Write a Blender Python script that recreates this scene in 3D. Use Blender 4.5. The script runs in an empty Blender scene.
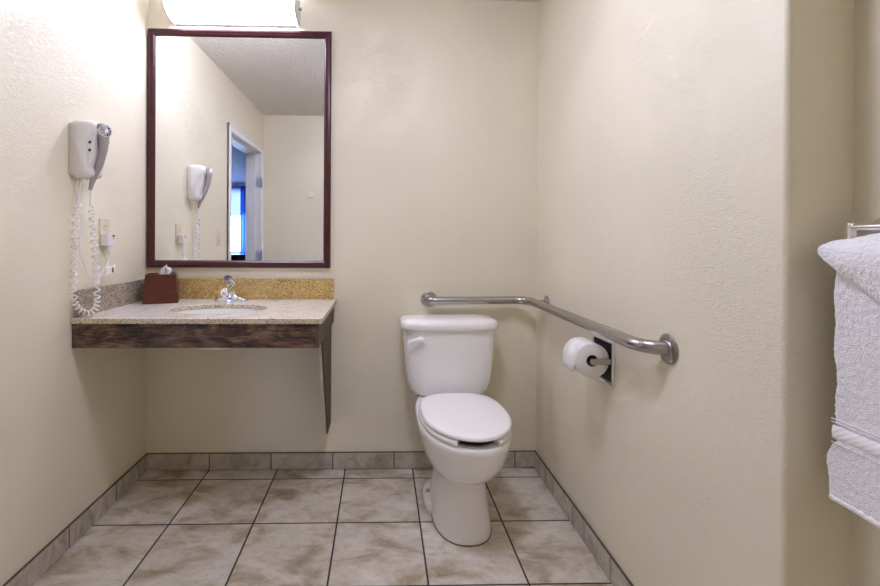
import bpy, bmesh, math, random
from mathutils import Vector, Matrix
random.seed(7)
PI = math.pi
S = bpy.context.scene
COL = S.collection

# ------------------------------------------------------------------ camera
F, YAW, ROLL, PITCH, CX, CY, Z0, H = 461.49, .0268, .0059, -.003, 393.18, 239.84, 2.3459, 1.17
cd = bpy.data.cameras.new('camera'); cam = bpy.data.objects.new('camera', cd); COL.objects.link(cam)
cd.sensor_width = 36; cd.lens = F/880*36
cd.shift_x = (440-CX)/880; cd.shift_y = -(293-CY)/880
cd.clip_start = .02
cam.location = (0, -Z0, H)
cam.matrix_world = Matrix.Translation((0, -Z0, H)) @ Matrix.Rotation(-YAW, 4, 'Z') @ Matrix.Rotation(PI/2+PITCH, 4, 'X') @ Matrix.Rotation(ROLL, 4, 'Z')
S.camera = cam
# ------------------------------------------------------------------ light
w = bpy.data.worlds.new('world'); S.world = w; w.use_nodes = True
bg = w.node_tree.nodes['Background']; bg.inputs[0].default_value = (.38, .56, 1, 1); bg.inputs[1].default_value = 10.0
LAMP = 13.0; LAMPC = (.915, .930, 1.22)
CEIL_FILL = 31.0  # strength of the added fill on the ceiling
S.view_settings.view_transform = 'Standard'; S.view_settings.look = 'None'
S.view_settings.gamma = 1; S.view_settings.use_curve_mapping = False
S.view_settings.exposure = 0.82
S.cycles.max_bounces = 14; S.cycles.diffuse_bounces = 8

# ------------------------------------------------------------------ dimensions
XL, XR, YJ, XJ, ZC = -1.168, .800, -1.456, .935, 2.387
YR = -2.30                     # rear wall seen in the mirror
YB = -2.75                     # rear of the nook the camera stands in
XN = -.38

# ------------------------------------------------------------------ node helpers
def mat(name, color=(.8, .8, .8), rough=.5, metal=0, **kw):
    m = bpy.data.materials.new(name); m.use_nodes = True
    b = m.node_tree.nodes['Principled BSDF']
    b.inputs['Base Color'].default_value = (*color, 1); b.inputs['Roughness'].default_value = rough
    b.inputs['Metallic'].default_value = metal
    for k, v in kw.items():
        b.inputs[k.replace('_', ' ')].default_value = v
    return m
class G:
    def __init__(s, m): s.m = m; s.nt = m.node_tree; s.b = s.nt.nodes['Principled BSDF']
    def n(s, t, ins=None, **kw):
        x = s.nt.nodes.new(t)
        for k, v in kw.items(): setattr(x, k, v)
        for k, v in (ins or {}).items():
            if isinstance(v, bpy.types.NodeSocket): s.nt.links.new(v, x.inputs[k])
            else: x.inputs[k].default_value = v
        return x
    def math(s, op, a, b=0.0, c=0.0): return s.n('ShaderNodeMath', {0: a, 1: b, 2: c}, operation=op).outputs[0]
    def co(s, scale=(1, 1, 1), loc=(0, 0, 0), rot=(0, 0, 0)):
        t = s.n('ShaderNodeTexCoord').outputs['Object']
        return s.n('ShaderNodeMapping', {0: t, 'Scale': scale, 'Location': loc, 'Rotation': rot}).outputs[0]
    def noise(s, v, scale, detail=3, rough=.5, dist=0): return s.n('ShaderNodeTexNoise', {'Vector': v, 'Scale': scale, 'Detail': detail, 'Roughness': rough, 'Distortion': dist}).outputs[0]
    def ramp(s, f, stops):
        r = s.n('ShaderNodeValToRGB', {0: f}); e = r.color_ramp.elements
        while len(e) < len(stops): e.new(.5)
        for i, (p, c) in enumerate(stops): e[i].position = p; e[i].color = (*c, 1) if len(c) == 3 else c
        return r.outputs[0]
    def mix(s, f, a, b, bt='MIX'):
        x = s.n('ShaderNodeMix', data_type='RGBA', blend_type=bt)
        for i, v in ((0, f), (6, a), (7, b)):
            if isinstance(v, bpy.types.NodeSocket): s.nt.links.new(v, x.inputs[i])
            else: x.inputs[i].default_value = v if i == 0 else (*v, 1)
        return x.outputs[2]
    def bump(s, h, strength=.3, dist=.002, normal=None):
        d = {'Height': h, 'Strength': strength, 'Distance': dist}
        if normal: d['Normal'] = normal
        return s.n('ShaderNodeBump', d).outputs[0]
    def set(s, k, v): s.nt.links.new(v, s.b.inputs[k])
def g3(v): return (v, v, v)

# ------------------------------------------------------------------ materials
PAINT = (.80, .745, .585)
def wallmat(name, base, st=.35, mapping=(1, 1, 1), rough=.42):
    m = mat(name, base, rough); g = G(m); v = g.co(mapping)
    big = g.noise(v, 2.3, 2)
    trowel = g.noise(g.co((mapping[0]*9, mapping[1]*9, mapping[2]*30), rot=(.5, .3, .2)), 1.6, 4, .6, 2.5)
    mask = g.ramp(big, [(.46, g3(0.08)), (.62, g3(1))])
    ridge = g.ramp(trowel, [(.44, g3(0)), (.52, g3(1)), (.60, g3(0))])
    h1 = g.math('MULTIPLY', ridge, mask)
    fine = g.noise(v, 95, 3)
    soft = g.noise(v, 14, 2)
    h = g.math('ADD', g.math('MULTIPLY', h1, 1.0), g.math('MULTIPLY', fine, .18))
    h = g.math('ADD', h, g.math('MULTIPLY', soft, .9))
    g.set('Normal', g.bump(h, st, .006))
    return m
M = {}
M['wall'] = wallmat('painted_plaster', PAINT)
M['wall2'] = M['wall']
mc = mat('ceiling_texture', (.84, .81, .77), .7); g = G(mc); v = g.co()
g.set('Normal', g.bump(g.ramp(g.noise(v, 38, 3, .55), [(.42, g3(0)), (.6, g3(1))]), .9, .010)); M['ceiling'] = mc

# floor tiles
TT, TX0, TY0, TTY = .3414, -.8563, -.0975, .350
def tile(name, T, x0, y0, gh=.0034, axis='floor', rows=True):
    m = mat(name, (.5, .45, .38), .3); g = G(m)
    t = g.n('ShaderNodeTexCoord').outputs['Object']; sp = g.n('ShaderNodeSeparateXYZ', {0: t})
    a = sp.outputs[0] if axis in ('floor', 'x') else sp.outputs[1]; b = sp.outputs[1]
    u = g.math('DIVIDE', g.math('SUBTRACT', a, x0), T)
    def edge(q):
        fr = g.math('FRACT', q); d = g.math('MINIMUM', fr, g.math('SUBTRACT', 1.0, fr)); return g.math('MULTIPLY', d, T)
    eu = edge(u)
    if rows:
        vv = g.math('DIVIDE', g.math('SUBTRACT', b, y0), TTY); ev = edge(vv); e = g.math('MINIMUM', eu, ev)
        cell = g.n('ShaderNodeCombineXYZ', {0: g.math('FLOOR', u), 1: g.math('FLOOR', vv)}).outputs[0]
    else:
        e = eu; cell = g.n('ShaderNodeCombineXYZ', {0: g.math('FLOOR', u)}).outputs[0]
    grout = g.n('ShaderNodeMapRange', {0: e, 1: gh*.75, 2: gh*1.25, 3: 1.0, 4: 0.0}).outputs[0]
    wn = g.n('ShaderNodeTexWhiteNoise', {'Vector': cell})
    off = g.n('ShaderNodeVectorMath', {0: wn.outputs[1], 1: (23, 23, 23)}, operation='MULTIPLY').outputs[0]
    co = g.n('ShaderNodeVectorMath', {0: t, 1: off}, operation='ADD').outputs[0]
    co = g.n('ShaderNodeMapping', {0: co, 'Rotation': (0, 0, .5), 'Scale': (1, 1.7, 1)}).outputs[0]
    return m, g, co, grout, wn.outputs[0], e
m, g, co, grout, rnd, e = tile('floor_tile', TT, TX0, TY0)
c1 = g.ramp(g.noise(co, 5.0, 6, .60, .5), [(.28, (.30, .235, .145)), (.40, (.48, .405, .295)), (.50, (.66, .60, .51)), (.64, (.77, .72, .655))])
c2 = g.ramp(g.noise(co, 26, 6, .72, .3), [(.32, g3(.66)), (.52, g3(1)), (.75, g3(1.08))])
c = g.mix(.55, c1, c2, 'MULTIPLY')
vein = g.ramp(g.noise(co, 7, 5, .6, 1.2), [(.485, g3(0)), (.5, g3(1)), (.515, g3(0))])
c = g.mix(g.math('MULTIPLY', vein, .22), c, (.30, .23, .14))
c = g.mix(grout, c, (.045, .038, .03)); g.set('Base Color', c)
g.set('Roughness', g.n('ShaderNodeMapRange', {0: grout, 3: .34, 4: .9}).outputs[0])
hh = g.math('MINIMUM', e, .006)
g.set('Normal', g.bump(g.math('ADD', g.math('MULTIPLY', hh, 120.0), g.math('MULTIPLY', g.noise(co, 30, 4), .35)), .5, .0015))
M['floor'] = m
def basemat(name, x0, axis):
    m, g, co, grout, rnd, e = tile(name, .309, x0, 0, .0024, axis, False)
    c1 = g.ramp(g.noise(co, 9, 6, .65, 1.0), [(.32, (.30, .255, .20)), (.5, (.48, .43, .365)), (.7, (.64, .59, .53))])
    c = g.mix(grout, c1, (.06, .045, .03)); g.set('Base Color', c)
    g.set('Roughness', g.n('ShaderNodeMapRange', {0: grout, 3: .36, 4: .9}).outputs[0])
    g.set('Normal', g.bump(g.math('ADD', g.math('MULTIPLY', g.math('MINIMUM', e, .005), 120.0), g.math('MULTIPLY', g.noise(co, 40, 4), .4)), .5, .0015))
    return m
M['base_b'] = basemat('baseboard_tile_back', -.854, 'x'); M['base_l'] = basemat('baseboard_tile_left', -.283, 'y'); M['base_r'] = basemat('baseboard_tile_right', -.175, 'y')
M['grout'] = mat('grout', (.10, .08, .055), .9)

def granite(name, light, mid, dark, dk=.5, rough=.18, sc=1.0):
    m = mat(name, mid, rough); g = G(m); v = g.co()
    vo = g.n('ShaderNodeTexVoronoi', {'Vector': v, 'Scale': 330*sc}).outputs['Color']
    sepc = g.n('ShaderNodeSeparateColor', {0: vo}).outputs[0]
    n1 = g.noise(v, 26, 3)
    f = g.math('ADD', g.math('MULTIPLY', sepc, .62), g.math('MULTIPLY', n1, .42))
    c = g.ramp(f, [(.12+.1*dk, dark), (.26+.1*dk, mid), (.55, mid), (.78, light)])
    g.set('Base Color', c); return m
M['granite'] = granite('granite_top_glare', (.88, .84, .79), (.74, .68, .60), (.20, .16, .13), .55)  # pale tone carries the lamp glare on the stone top
M['granite_gold'] = granite('granite_gold', (.72, .53, .24), (.48, .31, .10), (.12, .075, .03), .9, .25, .8)
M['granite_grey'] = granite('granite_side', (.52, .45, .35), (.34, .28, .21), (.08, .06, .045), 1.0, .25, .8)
M['granite_cut'] = granite('granite_cut', (.74, .66, .50), (.58, .49, .34), (.12, .09, .06), .9, .4, .8)

def barnwood(name, dark=(.014, .009, .008), mid=(.085, .052, .040), light=(.36, .26, .20), sc=(1, 1, 1)):
    m = mat(name, mid, .6); g = G(m)
    v = g.co((sc[0]*2.6, sc[1]*2.6, sc[2]*15))
    n = g.noise(v, 2.2, 8, .66, 3.2)
    v2 = g.co((sc[0]*3.4, sc[1]*3.4, sc[2]*7), loc=(3, 1, 2)); n2 = g.noise(v2, 2.2, 5, .6, 1.5)
    f = g.math('ADD', g.math('MULTIPLY', n, .50), g.math('MULTIPLY', n2, .56))
    c = g.ramp(f, [(.40, dark), (.50, mid), (.57, (.17, .09, .05)), (.68, light)])
    fine = g.noise(g.co((sc[0]*6, sc[1]*6, sc[2]*140)), 3, 3)
    c = g.mix(.5, c, g.ramp(fine, [(.35, g3(.45)), (.6, g3(1.1))]), 'MULTIPLY')
    g.set('Base Color', c); g.set('Normal', g.bump(n, .5, .003)); return m
M['barn'] = barnwood('reclaimed_wood', dark=(.012, .008, .008), mid=(.075, .042, .033), light=(.30, .205, .155), sc=(1, 1, 1))
M['barn_side'] = barnwood('reclaimed_wood_grey', (.03, .024, .022), (.075, .062, .052), (.17, .145, .12), sc=(14, 14, .05))
M['board'] = mat('raw_board', (.40, .36, .29), .6); g = G(M['board']); g.set('Base Color', g.ramp(g.noise(g.co((1, 1, .2)), 40, 4), [(.3, (.45, .41, .33)), (.7, (.70, .65, .54))]))
M['barn_dark'] = barnwood('stained_wood', (.010, .008, .008), (.030, .022, .019), (.09, .07, .06), sc=(14, 14, .05))
M['knot'] = mat('knot', (.008, .006, .005), .8)

M['cherry'] = mat('cherry_wood', (.12, .022, .010), .3); g = G(M['cherry'])
g.set('Base Color', g.ramp(g.noise(g.co((6, 6, 60)), 3, 5, .6, .6), [(.3, (.055, .009, .004)), (.7, (.125, .024, .009))]))
M['frame'] = mat('mahogany_frame', (.07, .008, .010), .32); g = G(M['frame'])
g.set('Base Color', g.ramp(g.noise(g.co((8, 8, 8)), 6, 4, .6, .6), [(.3, (.028, .003, .005)), (.7, (.075, .007, .009))]))
M['mirror'] = mat('mirror_glass', (.93, .94, .94), 0.0, 1)
M['porc'] = mat('porcelain', (.90, .885, .87), .10); M['porc'].node_tree.nodes['Principled BSDF'].inputs['Coat Weight'].default_value = .4
M['seat'] = mat('seat_plastic', (.91, .90, .885), .22)
M['sink'] = mat('sink_porcelain', (.86, .86, .85), .12)
M['chrome'] = mat('chrome', (.86, .86, .88), .07, 1)
def brushed(name, c, r):
    m = mat(name, c, r, 1); g = G(m)
    return m
M['steel'] = brushed('brushed_steel', (.44, .415, .40), .27)
M['steel_dark'] = brushed('flange_steel', (.38, .355, .34), .36)
M['black'] = mat('dark_interior', (.006, .006, .006), .7)
M['white_pl'] = mat('white_plastic', (.78, .76, .74), .3)
M['grey_pl'] = mat('grey_plastic', (.36, .335, .33), .35)
M['grille'] = mat('grille_plastic', (.75, .75, .77), .35)
M['navy'] = mat('dark_button', (.03, .035, .06), .4)
M['red'] = mat('red_plastic', (.42, .05, .06), .4)
M['yellow'] = mat('yellow_plastic', (.55, .40, .04), .4)
M['cord'] = mat('white_cord', (.80, .79, .78), .35)
M['ivory'] = mat('ivory_plate', (.70, .64, .47), .35)
M['trimw'] = mat('white_trim', (.80, .80, .79), .35)
M['paper'] = mat('tissue_paper', (.86, .85, .83), .9)
g = G(M['paper']); g.set('Normal', g.bump(g.noise(g.co(), 260, 2), .25, .001))
M['card'] = mat('cardboard_core', (.16, .12, .09), .9)
M['lampshade'] = mat('glowing_diffuser', (.9, .9, .88), .4)
M['lampshade'].node_tree.nodes['Principled BSDF'].inputs['Emission Color'].default_value = (*LAMPC, 1)
M['lampshade'].node_tree.nodes['Principled BSDF'].inputs['Emission Strength'].default_value = LAMP
M['lampend'] = mat('lamp_end_white', (.62, .61, .60), .3)
m = mat('terry_cloth', (.92, .905, .92), .95); g = G(m); v = g.co()
vo = g.n('ShaderNodeTexVoronoi', {'Vector': v, 'Scale': 520.0, 'Randomness': 1.0}, feature='F1').outputs['Distance']
hh = g.math('ADD', g.math('MULTIPLY', vo, -1.0), g.math('MULTIPLY', g.noise(v, 120, 3), 1.2))
g.set('Normal', g.bump(hh, .6, .003)); M['terry'] = m
m = mat('terry_band', (.90, .885, .90), .8); g = G(m); v = g.co()
wv = g.n('ShaderNodeTexWave', {'Vector': g.co(rot=(.6, 0, 0)), 'Scale': 38.0}, bands_direction='Z').outputs[1]
g.set('Normal', g.bump(wv, .35, .0015)); M['band'] = m
M['carpet'] = mat('bedroom_carpet', (.10, .09, .09), .95)
M['bedwall'] = wallmat('bedroom_paint', (.58, .62, .78), .3)
M['curtain'] = mat('blue_curtain', (.30, .48, .85), .8)
M['darkfurn'] = mat('dark_furniture', (.02, .02, .028), .4)
M['glass'] = mat('window_glass', (1, 1, 1), .0, 0, Transmission_Weight=1.0, IOR=1.02)

# ------------------------------------------------------------------ mesh helpers
def obj(name, bm, m, parent=None, smooth=False, bevel=0, seg=2, angle=35):
    bmesh.ops.recalc_face_normals(bm, faces=bm.faces)
    me = bpy.data.meshes.new(name); bm.to_mesh(me); bm.free()
    ms = m if isinstance(m, (list, tuple)) else [m]
    for x in ms: me.materials.append(x)
    o = bpy.data.objects.new(name, me); COL.objects.link(o)
    if parent: o.parent = parent; o.matrix_parent_inverse = Matrix.Identity(4); o.location = -Vector(parent.get('_o', (0, 0, 0)))
    if smooth or bevel:
        for p in me.polygons: p.use_smooth = True
        if bevel:
            b = o.modifiers.new('bevel', 'BEVEL'); b.width = bevel; b.segments = seg; b.limit_method = 'ANGLE'; b.angle_limit = math.radians(40)
        me.set_sharp_from_angle(angle=math.radians(angle if not bevel else 60))
        if bevel: b.harden_normals = False
    return o
ROOTS = []
def thing(name, label, cat, loc=(0, 0, 0), group=None):
    o = bpy.data.objects.new(name, None); COL.objects.link(o); o.empty_display_size = .05
    o.location = loc; o['_o'] = tuple(loc); o['label'] = label; o['category'] = cat
    if group: o['group'] = group
    ROOTS.append(o); return o
def tag(o, label, cat, group=None):
    o['label'] = label; o['category'] = cat
    if group: o['group'] = group
    return o
def struct(name, bm, m, parent=None, **k):
    o = obj(name, bm, m, parent, **k)
    o['kind'] = 'structure'
    if not parent:
        pass
    return o
def B(): return bmesh.new()
def box(bm, x0, x1, y0, y1, z0, z1, mi=0):
    v = [bm.verts.new((x, y, z)) for x in (x0, x1) for y in (y0, y1) for z in (z0, z1)]
    for a in ((0, 1, 3, 2), (4, 6, 7, 5), (0, 4, 5, 1), (2, 3, 7, 6), (0, 2, 6, 4), (1, 5, 7, 3)):
        f = bm.faces.new([v[i] for i in a]); f.material_index = mi
    return bm
def loft(bm, rings, cap0=True, cap1=True, closed=True, mi=0):
    R = [[bm.verts.new(p) for p in r] for r in rings]; n = len(R[0])
    for a, b in zip(R, R[1:]):
        for i in range(n if closed else n-1):
            j = (i+1) % n; f = bm.faces.new((a[i], a[j], b[j], b[i])); f.material_index = mi
    if cap0: bm.faces.new(R[0]).material_index = mi
    if cap1: bm.faces.new(R[-1]).material_index = mi
    return R
def smoothpts(P, n=8):
    P = [Vector(p) for p in P]; Q = [P[0]*2-P[1]]+P+[P[-1]*2-P[-2]]; out = []
    for i in range(1, len(Q)-2):
        a, b, c, d = Q[i-1:i+3]
        for k in range(n):
            t = k/n; out.append(.5*((2*b)+(c-a)*t+(2*a-5*b+4*c-d)*t*t+(3*b-a-3*c+d)*t**3))
    out.append(P[-1]); return out
def tube(bm, pts, r, seg=12, mi=0, flat=None):
    P = [Vector(p) for p in pts]; n = len(P); rr = r if isinstance(r, (list, tuple)) else [r]*n
    T = [(P[min(i+1, n-1)]-P[max(i-1, 0)]).normalized() for i in range(n)]
    up = Vector((0, 0, 1)) if abs(T[0].z) < .9 else Vector((1, 0, 0))
    N = (up-T[0]*up.dot(T[0])).normalized(); rings = []
    for i in range(n):
        N = (N-T[i]*N.dot(T[i])).normalized(); Bn = T[i].cross(N)
        rings.append([P[i]+(N*math.cos(a)+Bn*math.sin(a)*(flat or 1))*rr[i] for a in [2*PI*k/seg for k in range(seg)]])
    loft(bm, rings, mi=mi)
def lathe(bm, prof, c, axis, seg=32, mi=0):
    """prof: list of (radius, distance along axis)"""
    ax = Vector(axis).normalized(); u = ax.orthogonal().normalized(); v = ax.cross(u); c = Vector(c)
    loft(bm, [[c+ax*h+(u*math.cos(2*PI*k/seg)+v*math.sin(2*PI*k/seg))*max(r, 1e-5) for k in range(seg)] for r, h in prof], mi=mi)
def prism(bm, poly, ax, a, b, mi=0):
    def P(p, q): return {'x': (q, p[0], p[1]), 'y': (p[0], q, p[1]), 'z': (p[0], p[1], q)}[ax]
    loft(bm, [[P(p, a) for p in poly], [P(p, b) for p in poly]], mi=mi)
def arc(c, r, a0, a1, n): return [(c[0]+r*math.cos(a0+(a1-a0)*i/n), c[1]+r*math.sin(a0+(a1-a0)*i/n)) for i in range(n+1)]

# ================================================================== SETTING
bm = B(); box(bm, XL-.16, 1.1, YB-.1, .1, -.05, 0); struct('floor', bm, M['floor'])
bm = B(); box(bm, XL-.16, 1.1, YB-.1, .1, ZC, ZC+.05); struct('ceiling', bm, M['ceiling'])
bm = B(); box(bm, XL-.13, 1.1, 0, .1, 0, ZC); struct('wall_back', bm, M['wall'])
# left wall with the doorway near the rear
DY0, DY1, DZ = -1.262, -2.150, 1.985     # opening, near and far jamb face, head
bm = B(); box(bm, XL-.13, XL, DY0+.02, 0, 0, ZC); box(bm, XL-.13, XL, DY1-.02, DY0+.02, DZ+.02, ZC); box(bm, XL-.13, XL, YB, DY1-.02, 0, ZC)
struct('wall_left', bm, M['wall'])
# right wall: straight run, bullnose corner, short return, set back run
r = .012
poly = [(XR, 0), (XR, YJ+r)]+arc((XR+r, YJ+r), r, PI, 1.5*PI, 8)[1:]+[(XJ, YJ), (XJ, YB), (XJ+.1, YB), (XJ+.1, 0)]
bm = B(); prism(bm, poly, 'z', 0, ZC); struct('wall_right', bm, M['wall'], smooth=True, angle=40)
bm = B(); box(bm, XL, XN, YR-.1, YR, 0, ZC); box(bm, XN-.1, XN, YB, YR-.1, 0, ZC); box(bm, XN-.1, XJ+.1, YB-.1, YB, 0, ZC)
struct('wall_rear', bm, M['wall'])
# tiled skirting
h = .083; t = .010
def skirt(name, bmf, m): 
    o = struct(name, bmf, m, bevel=.0015)
bm = B(); box(bm, XL, XR, -t, 0, 0.003, h); skirt('baseboard_back', bm, M['base_b'])
bm = B(); box(bm, XL, XL+t, DY0+.055, -t, 0.003, h); skirt('baseboard_left', bm, M['base_l'])
bm = B(); box(bm, XR-t, XR, YJ, -t, 0.003, h); box(bm, XR-t, XJ-t, YJ-t, YJ, .003, h); box(bm, XJ-t, XJ, YB, YJ-t, .003, h); skirt('baseboard_right', bm, M['base_r'])
bm = B(); box(bm, XL, XN, YR, YR+t, .003, h); skirt('baseboard_rear', bm, M['base_b'])
for nm, a in (('trim_1', (XL, XR, -t*.8, 0, h, h+.0028)), ('trim_2', (XL, XL+t*.8, DY0+.055, 0, h, h+.0028)), ('trim_3', (XR-t*.8, XR, YJ, 0, h, h+.0028))):
    bm = B(); box(bm, *a); struct(nm, bm, M['grout'])
# doorway: casing, jamb, hinges
cw, ct = .058, .016
bm = B()
def casing(bm, y0, y1, z0, z1):
    box(bm, XL, XL+ct, y0, y1, z0, z1)
casing(bm, DY0, DY0+cw, 0, DZ+cw); casing(bm, DY1-cw, DY1, 0, DZ+cw); casing(bm, DY1, DY0, DZ, DZ+cw)
box(bm, XL, XL+ct+.006, DY0+cw-.016, DY0+cw, 0, DZ+cw); box(bm, XL, XL+ct+.006, DY1-cw, DY1-cw+.016, 0, DZ+cw); box(bm, XL, XL+ct+.006, DY1-cw, DY0+cw, DZ+cw-.016, DZ+cw)
door = struct('door_1', bm, M['trimw'], bevel=.003)
bm = B(); box(bm, XL-.13, XL, DY0, DY0+.02, 0, DZ); box(bm, XL-.13, XL, DY1-.02, DY1, 0, DZ); box(bm, XL-.13, XL, DY1-.02, DY0+.02, DZ, DZ+.02)
box(bm, XL-.13, XL-.04, DY1, DY1+.012, 0, DZ-.012); box(bm, XL-.13, XL-.04, DY0-.012, DY0, 0, DZ-.012); box(bm, XL-.13, XL-.04, DY1, DY0, DZ-.012, DZ)
struct('door_jamb', bm, M['trimw'], door)
for zc in (.25, 1.0, 1.70):
    bm = B(); box(bm, XL-.036, XL+.002, DY1, DY1+.003, zc-.05, zc+.05)
    lathe(bm, [(.0065, 0), (.0065, .10)], (XL+.024, DY1+.004, zc-.05), (0, 0, 1), 12)
    box(bm, XL, XL+.024, DY1+.001, DY1+.004, zc-.05, zc+.05)
    for k, (dx, dz) in enumerate(((-.012, .035), (-.024, .012), (-.012, -.012), (-.024, -.035))):
        lathe(bm, [(.004, 0), (.003, .0015)], (XL+dx, DY1+.003, zc+dz), (0, 1, 0), 10)
    struct('hinge', bm, mat('hinge_nickel', (.75, .75, .78), .3, .7), door)
# the bedroom seen through the doorway in the mirror
BX0, BX1, BY0, BY1 = -4.9, XL-.13, -8.0, -.6
bm = B(); box(bm, BX0-.1, BX1, BY0-.1, BY1+.1, -.05, -.001); struct('floor_bedroom', bm, M['carpet'])
bm = B(); box(bm, BX0-.1, BX1, BY0-.1, BY1+.1, ZC, ZC+.05); struct('ceiling_bedroom', bm, M['ceiling'])
bm = B(); box(bm, BX0-.1, BX0, BY0, BY1, 0, ZC); struct('wall_bedroom_left', bm, M['bedwall'])
bm = B(); box(bm, BX0-.1, BX1, BY1, BY1+.1, 0, ZC); struct('wall_bedroom_back', bm, M['bedwall'])
bm = B(); box(bm, BX1, BX1+.1, BY0, YB-.1, 0, ZC); struct('wall_bedroom_right', bm, M['bedwall'])
WX0, WX1, WZ0, WZ1 = -4.75, -2.7, .80, 2.25
bm = B(); box(bm, BX0, WX0, BY0-.1, BY0, 0, ZC); box(bm, WX1, BX1, BY0-.1, BY0, 0, ZC); box(bm, WX0, WX1, BY0-.1, BY0, 0, WZ0); box(bm, WX0, WX1, BY0-.1, BY0, WZ1, ZC)
struct('wall_bedroom_rear', bm, M['bedwall'])
bm = B(); s = .05
box(bm, WX0, WX1, BY0-.08, BY0-.03, WZ0, WZ0+s); box(bm, WX0, WX1, BY0-.08, BY0-.03, WZ1-s, WZ1)
for x in (WX0, WX0+.68, WX1-s): box(bm, x, x+s, BY0-.08, BY0-.03, WZ0+s, WZ1-s)
win = struct('window_1', bm, M['trimw'])
bm = B(); box(bm, WX0+.01, WX1-.01, BY0-.058, BY0-.052, WZ0+.01, WZ1-.01); struct('window_pane', bm, M['glass'], win)
bm = B()
box(bm, WX0-.05, WX1+.05, BY0+.02, BY0+.035, 1.66, 2.30)  # made-up translucent sheet, stands in for the bright patch above the window
ms = bpy.data.materials.new('glow_shade'); ms.use_nodes = True; nt_ = ms.node_tree; nt_.nodes.clear()
ou = nt_.nodes.new('ShaderNodeOutputMaterial'); tr = nt_.nodes.new('ShaderNodeBsdfTranslucent'); tr.inputs[0].default_value = (.36, .38, .50, 1); nt_.links.new(tr.outputs[0], ou.inputs[0])
tag(obj('added_glow_shade', bm, ms), 'added roller shade, glowing as the bright patch above the distant window, in the mirror', 'shade')
bm = B(); rings = []
for z in (.62, 1.0, 1.4, 1.82, 2.3):
    rings.append([(-3.09+.62*i/60, BY0+.09+.025*math.sin(i*.9), z) for i in range(61)]+[(-3.09+.62*i/60, BY0+.10+.025*math.sin(i*.9), z) for i in range(60, -1, -1)])
loft(bm, rings)
mc2 = ms.copy(); mc2.name = 'blue_curtain_cloth'; [n_ for n_ in mc2.node_tree.nodes if n_.type == 'BSDF_TRANSLUCENT'][0].inputs[0].default_value = (.22, .36, .62, 1)
tag(obj('curtain', bm, mc2, smooth=True), 'blue curtain beside the bright window, seen through the doorway in the mirror', 'curtain')
bm = B(); box(bm, -3.75, -2.45, -7.2, -6.7, .80, .84)
t_ = thing('desk', 'dark desk below the bright window, reflected in the mirror', 'desk', (-3.1, -6.95, 0))
obj('desk_top', bm, M['darkfurn'], t_, bevel=.004)
for x in (-3.72, -2.53):
    for y in (-7.17, -6.78): bm = B(); box(bm, x, x+.05, y, y+.05, 0, .80); obj('leg', bm, M['darkfurn'], t_)
bm = B(); box(bm, -3.67, -2.53, -7.18, -7.15, .35, .80); obj('back_panel', bm, M['darkfurn'], t_)

# ================================================================== MIRROR
ml, mr, mb, mt = -1.163, -.2537, 1.019, 2.208
t_ = thing('wall_mirror', 'tall rectangular mirror in a dark mahogany frame above the vanity', 'mirror', ((ml+mr)/2, 0, mb))
fw = .036
prof = [(0, 0), (0, -.016), (.005, -.024), (.013, -.026), (.022, -.021), (.027, -.020), (.033, -.014), (fw, -.009), (fw, 0)]
bm = B(); rings = []
for cx_, cz_, sx, sz in ((ml, mb, 1, 1), (mr, mb, -1, 1), (mr, mt, -1, -1), (ml, mt, 1, -1)):
    rings.append([(cx_+sx*a, b-.001, cz_+sz*a) for a, b in prof])
rings.append(rings[0]); loft(bm, rings, False, False); bmesh.ops.remove_doubles(bm, verts=bm.verts, dist=1e-6)
obj('frame', bm, M['frame'], t_, smooth=True, angle=25)
bm = B(); box(bm, ml+fw-.004, mr-fw+.004, -.010, -.004, mb+fw-.004, mt-fw+.004); obj('mirror_glass', bm, M['mirror'], t_)

# ================================================================== VANITY LIGHT
lx0, lx1, lz = -1.050, -.412, 2.304; ry, rz = .118, .069
t_ = thing('vanity_light', 'glowing white cylindrical wall light fixed above the mirror', 'light', ((lx0+lx1)/2, 0, lz))
def dsec(x, ry, rz, yb=-.006, n=24, cz=lz):
    return [(x, yb-ry*math.sin(PI*i/n)**.9 if 0 < i < n else yb, cz+rz*math.cos(PI*i/n)) for i in range(n+1)]
bm = B(); loft(bm, [dsec(lx0+.012, ry-.006, rz-.004, -.012), dsec(lx1-.012, ry-.006, rz-.004, -.012)]); obj('diffuser', bm, M['lampshade'], t_, smooth=True)
for a, b in ((lx0, lx0+.012), (lx1-.012, lx1)):
    bm = B(); loft(bm, [dsec(a, ry, rz), dsec(b, ry, rz)]); obj('end_cap', bm, M['lampend'], t_, bevel=.002)
for a in (lx0+.06, lx1-.06):
    bm = B(); loft(bm, [dsec(a-.002, ry-.0045, rz-.0025, -.012), dsec(a+.002, ry-.0045, rz-.0025, -.012)]); obj('trim_ring', bm, M['lampend'], t_, smooth=True, angle=30)
bm = B(); box(bm, lx0+.015, lx1-.015, -.014, -.001, lz-rz-.002, lz+rz+.002); obj('back_plate', bm, M['lampend'], t_, bevel=.002)
for sx, a in ((-1, lx0), (1, lx1)):
    bm = B(); lathe(bm, [(.003, 0), (.003, .004), (.007, .006), (.009, .011), (.007, .016), (.001, .018)], (a, -.062, lz-.01), (sx, 0, 0), 16); obj('finial', bm, M['steel'], t_, smooth=True)

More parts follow.
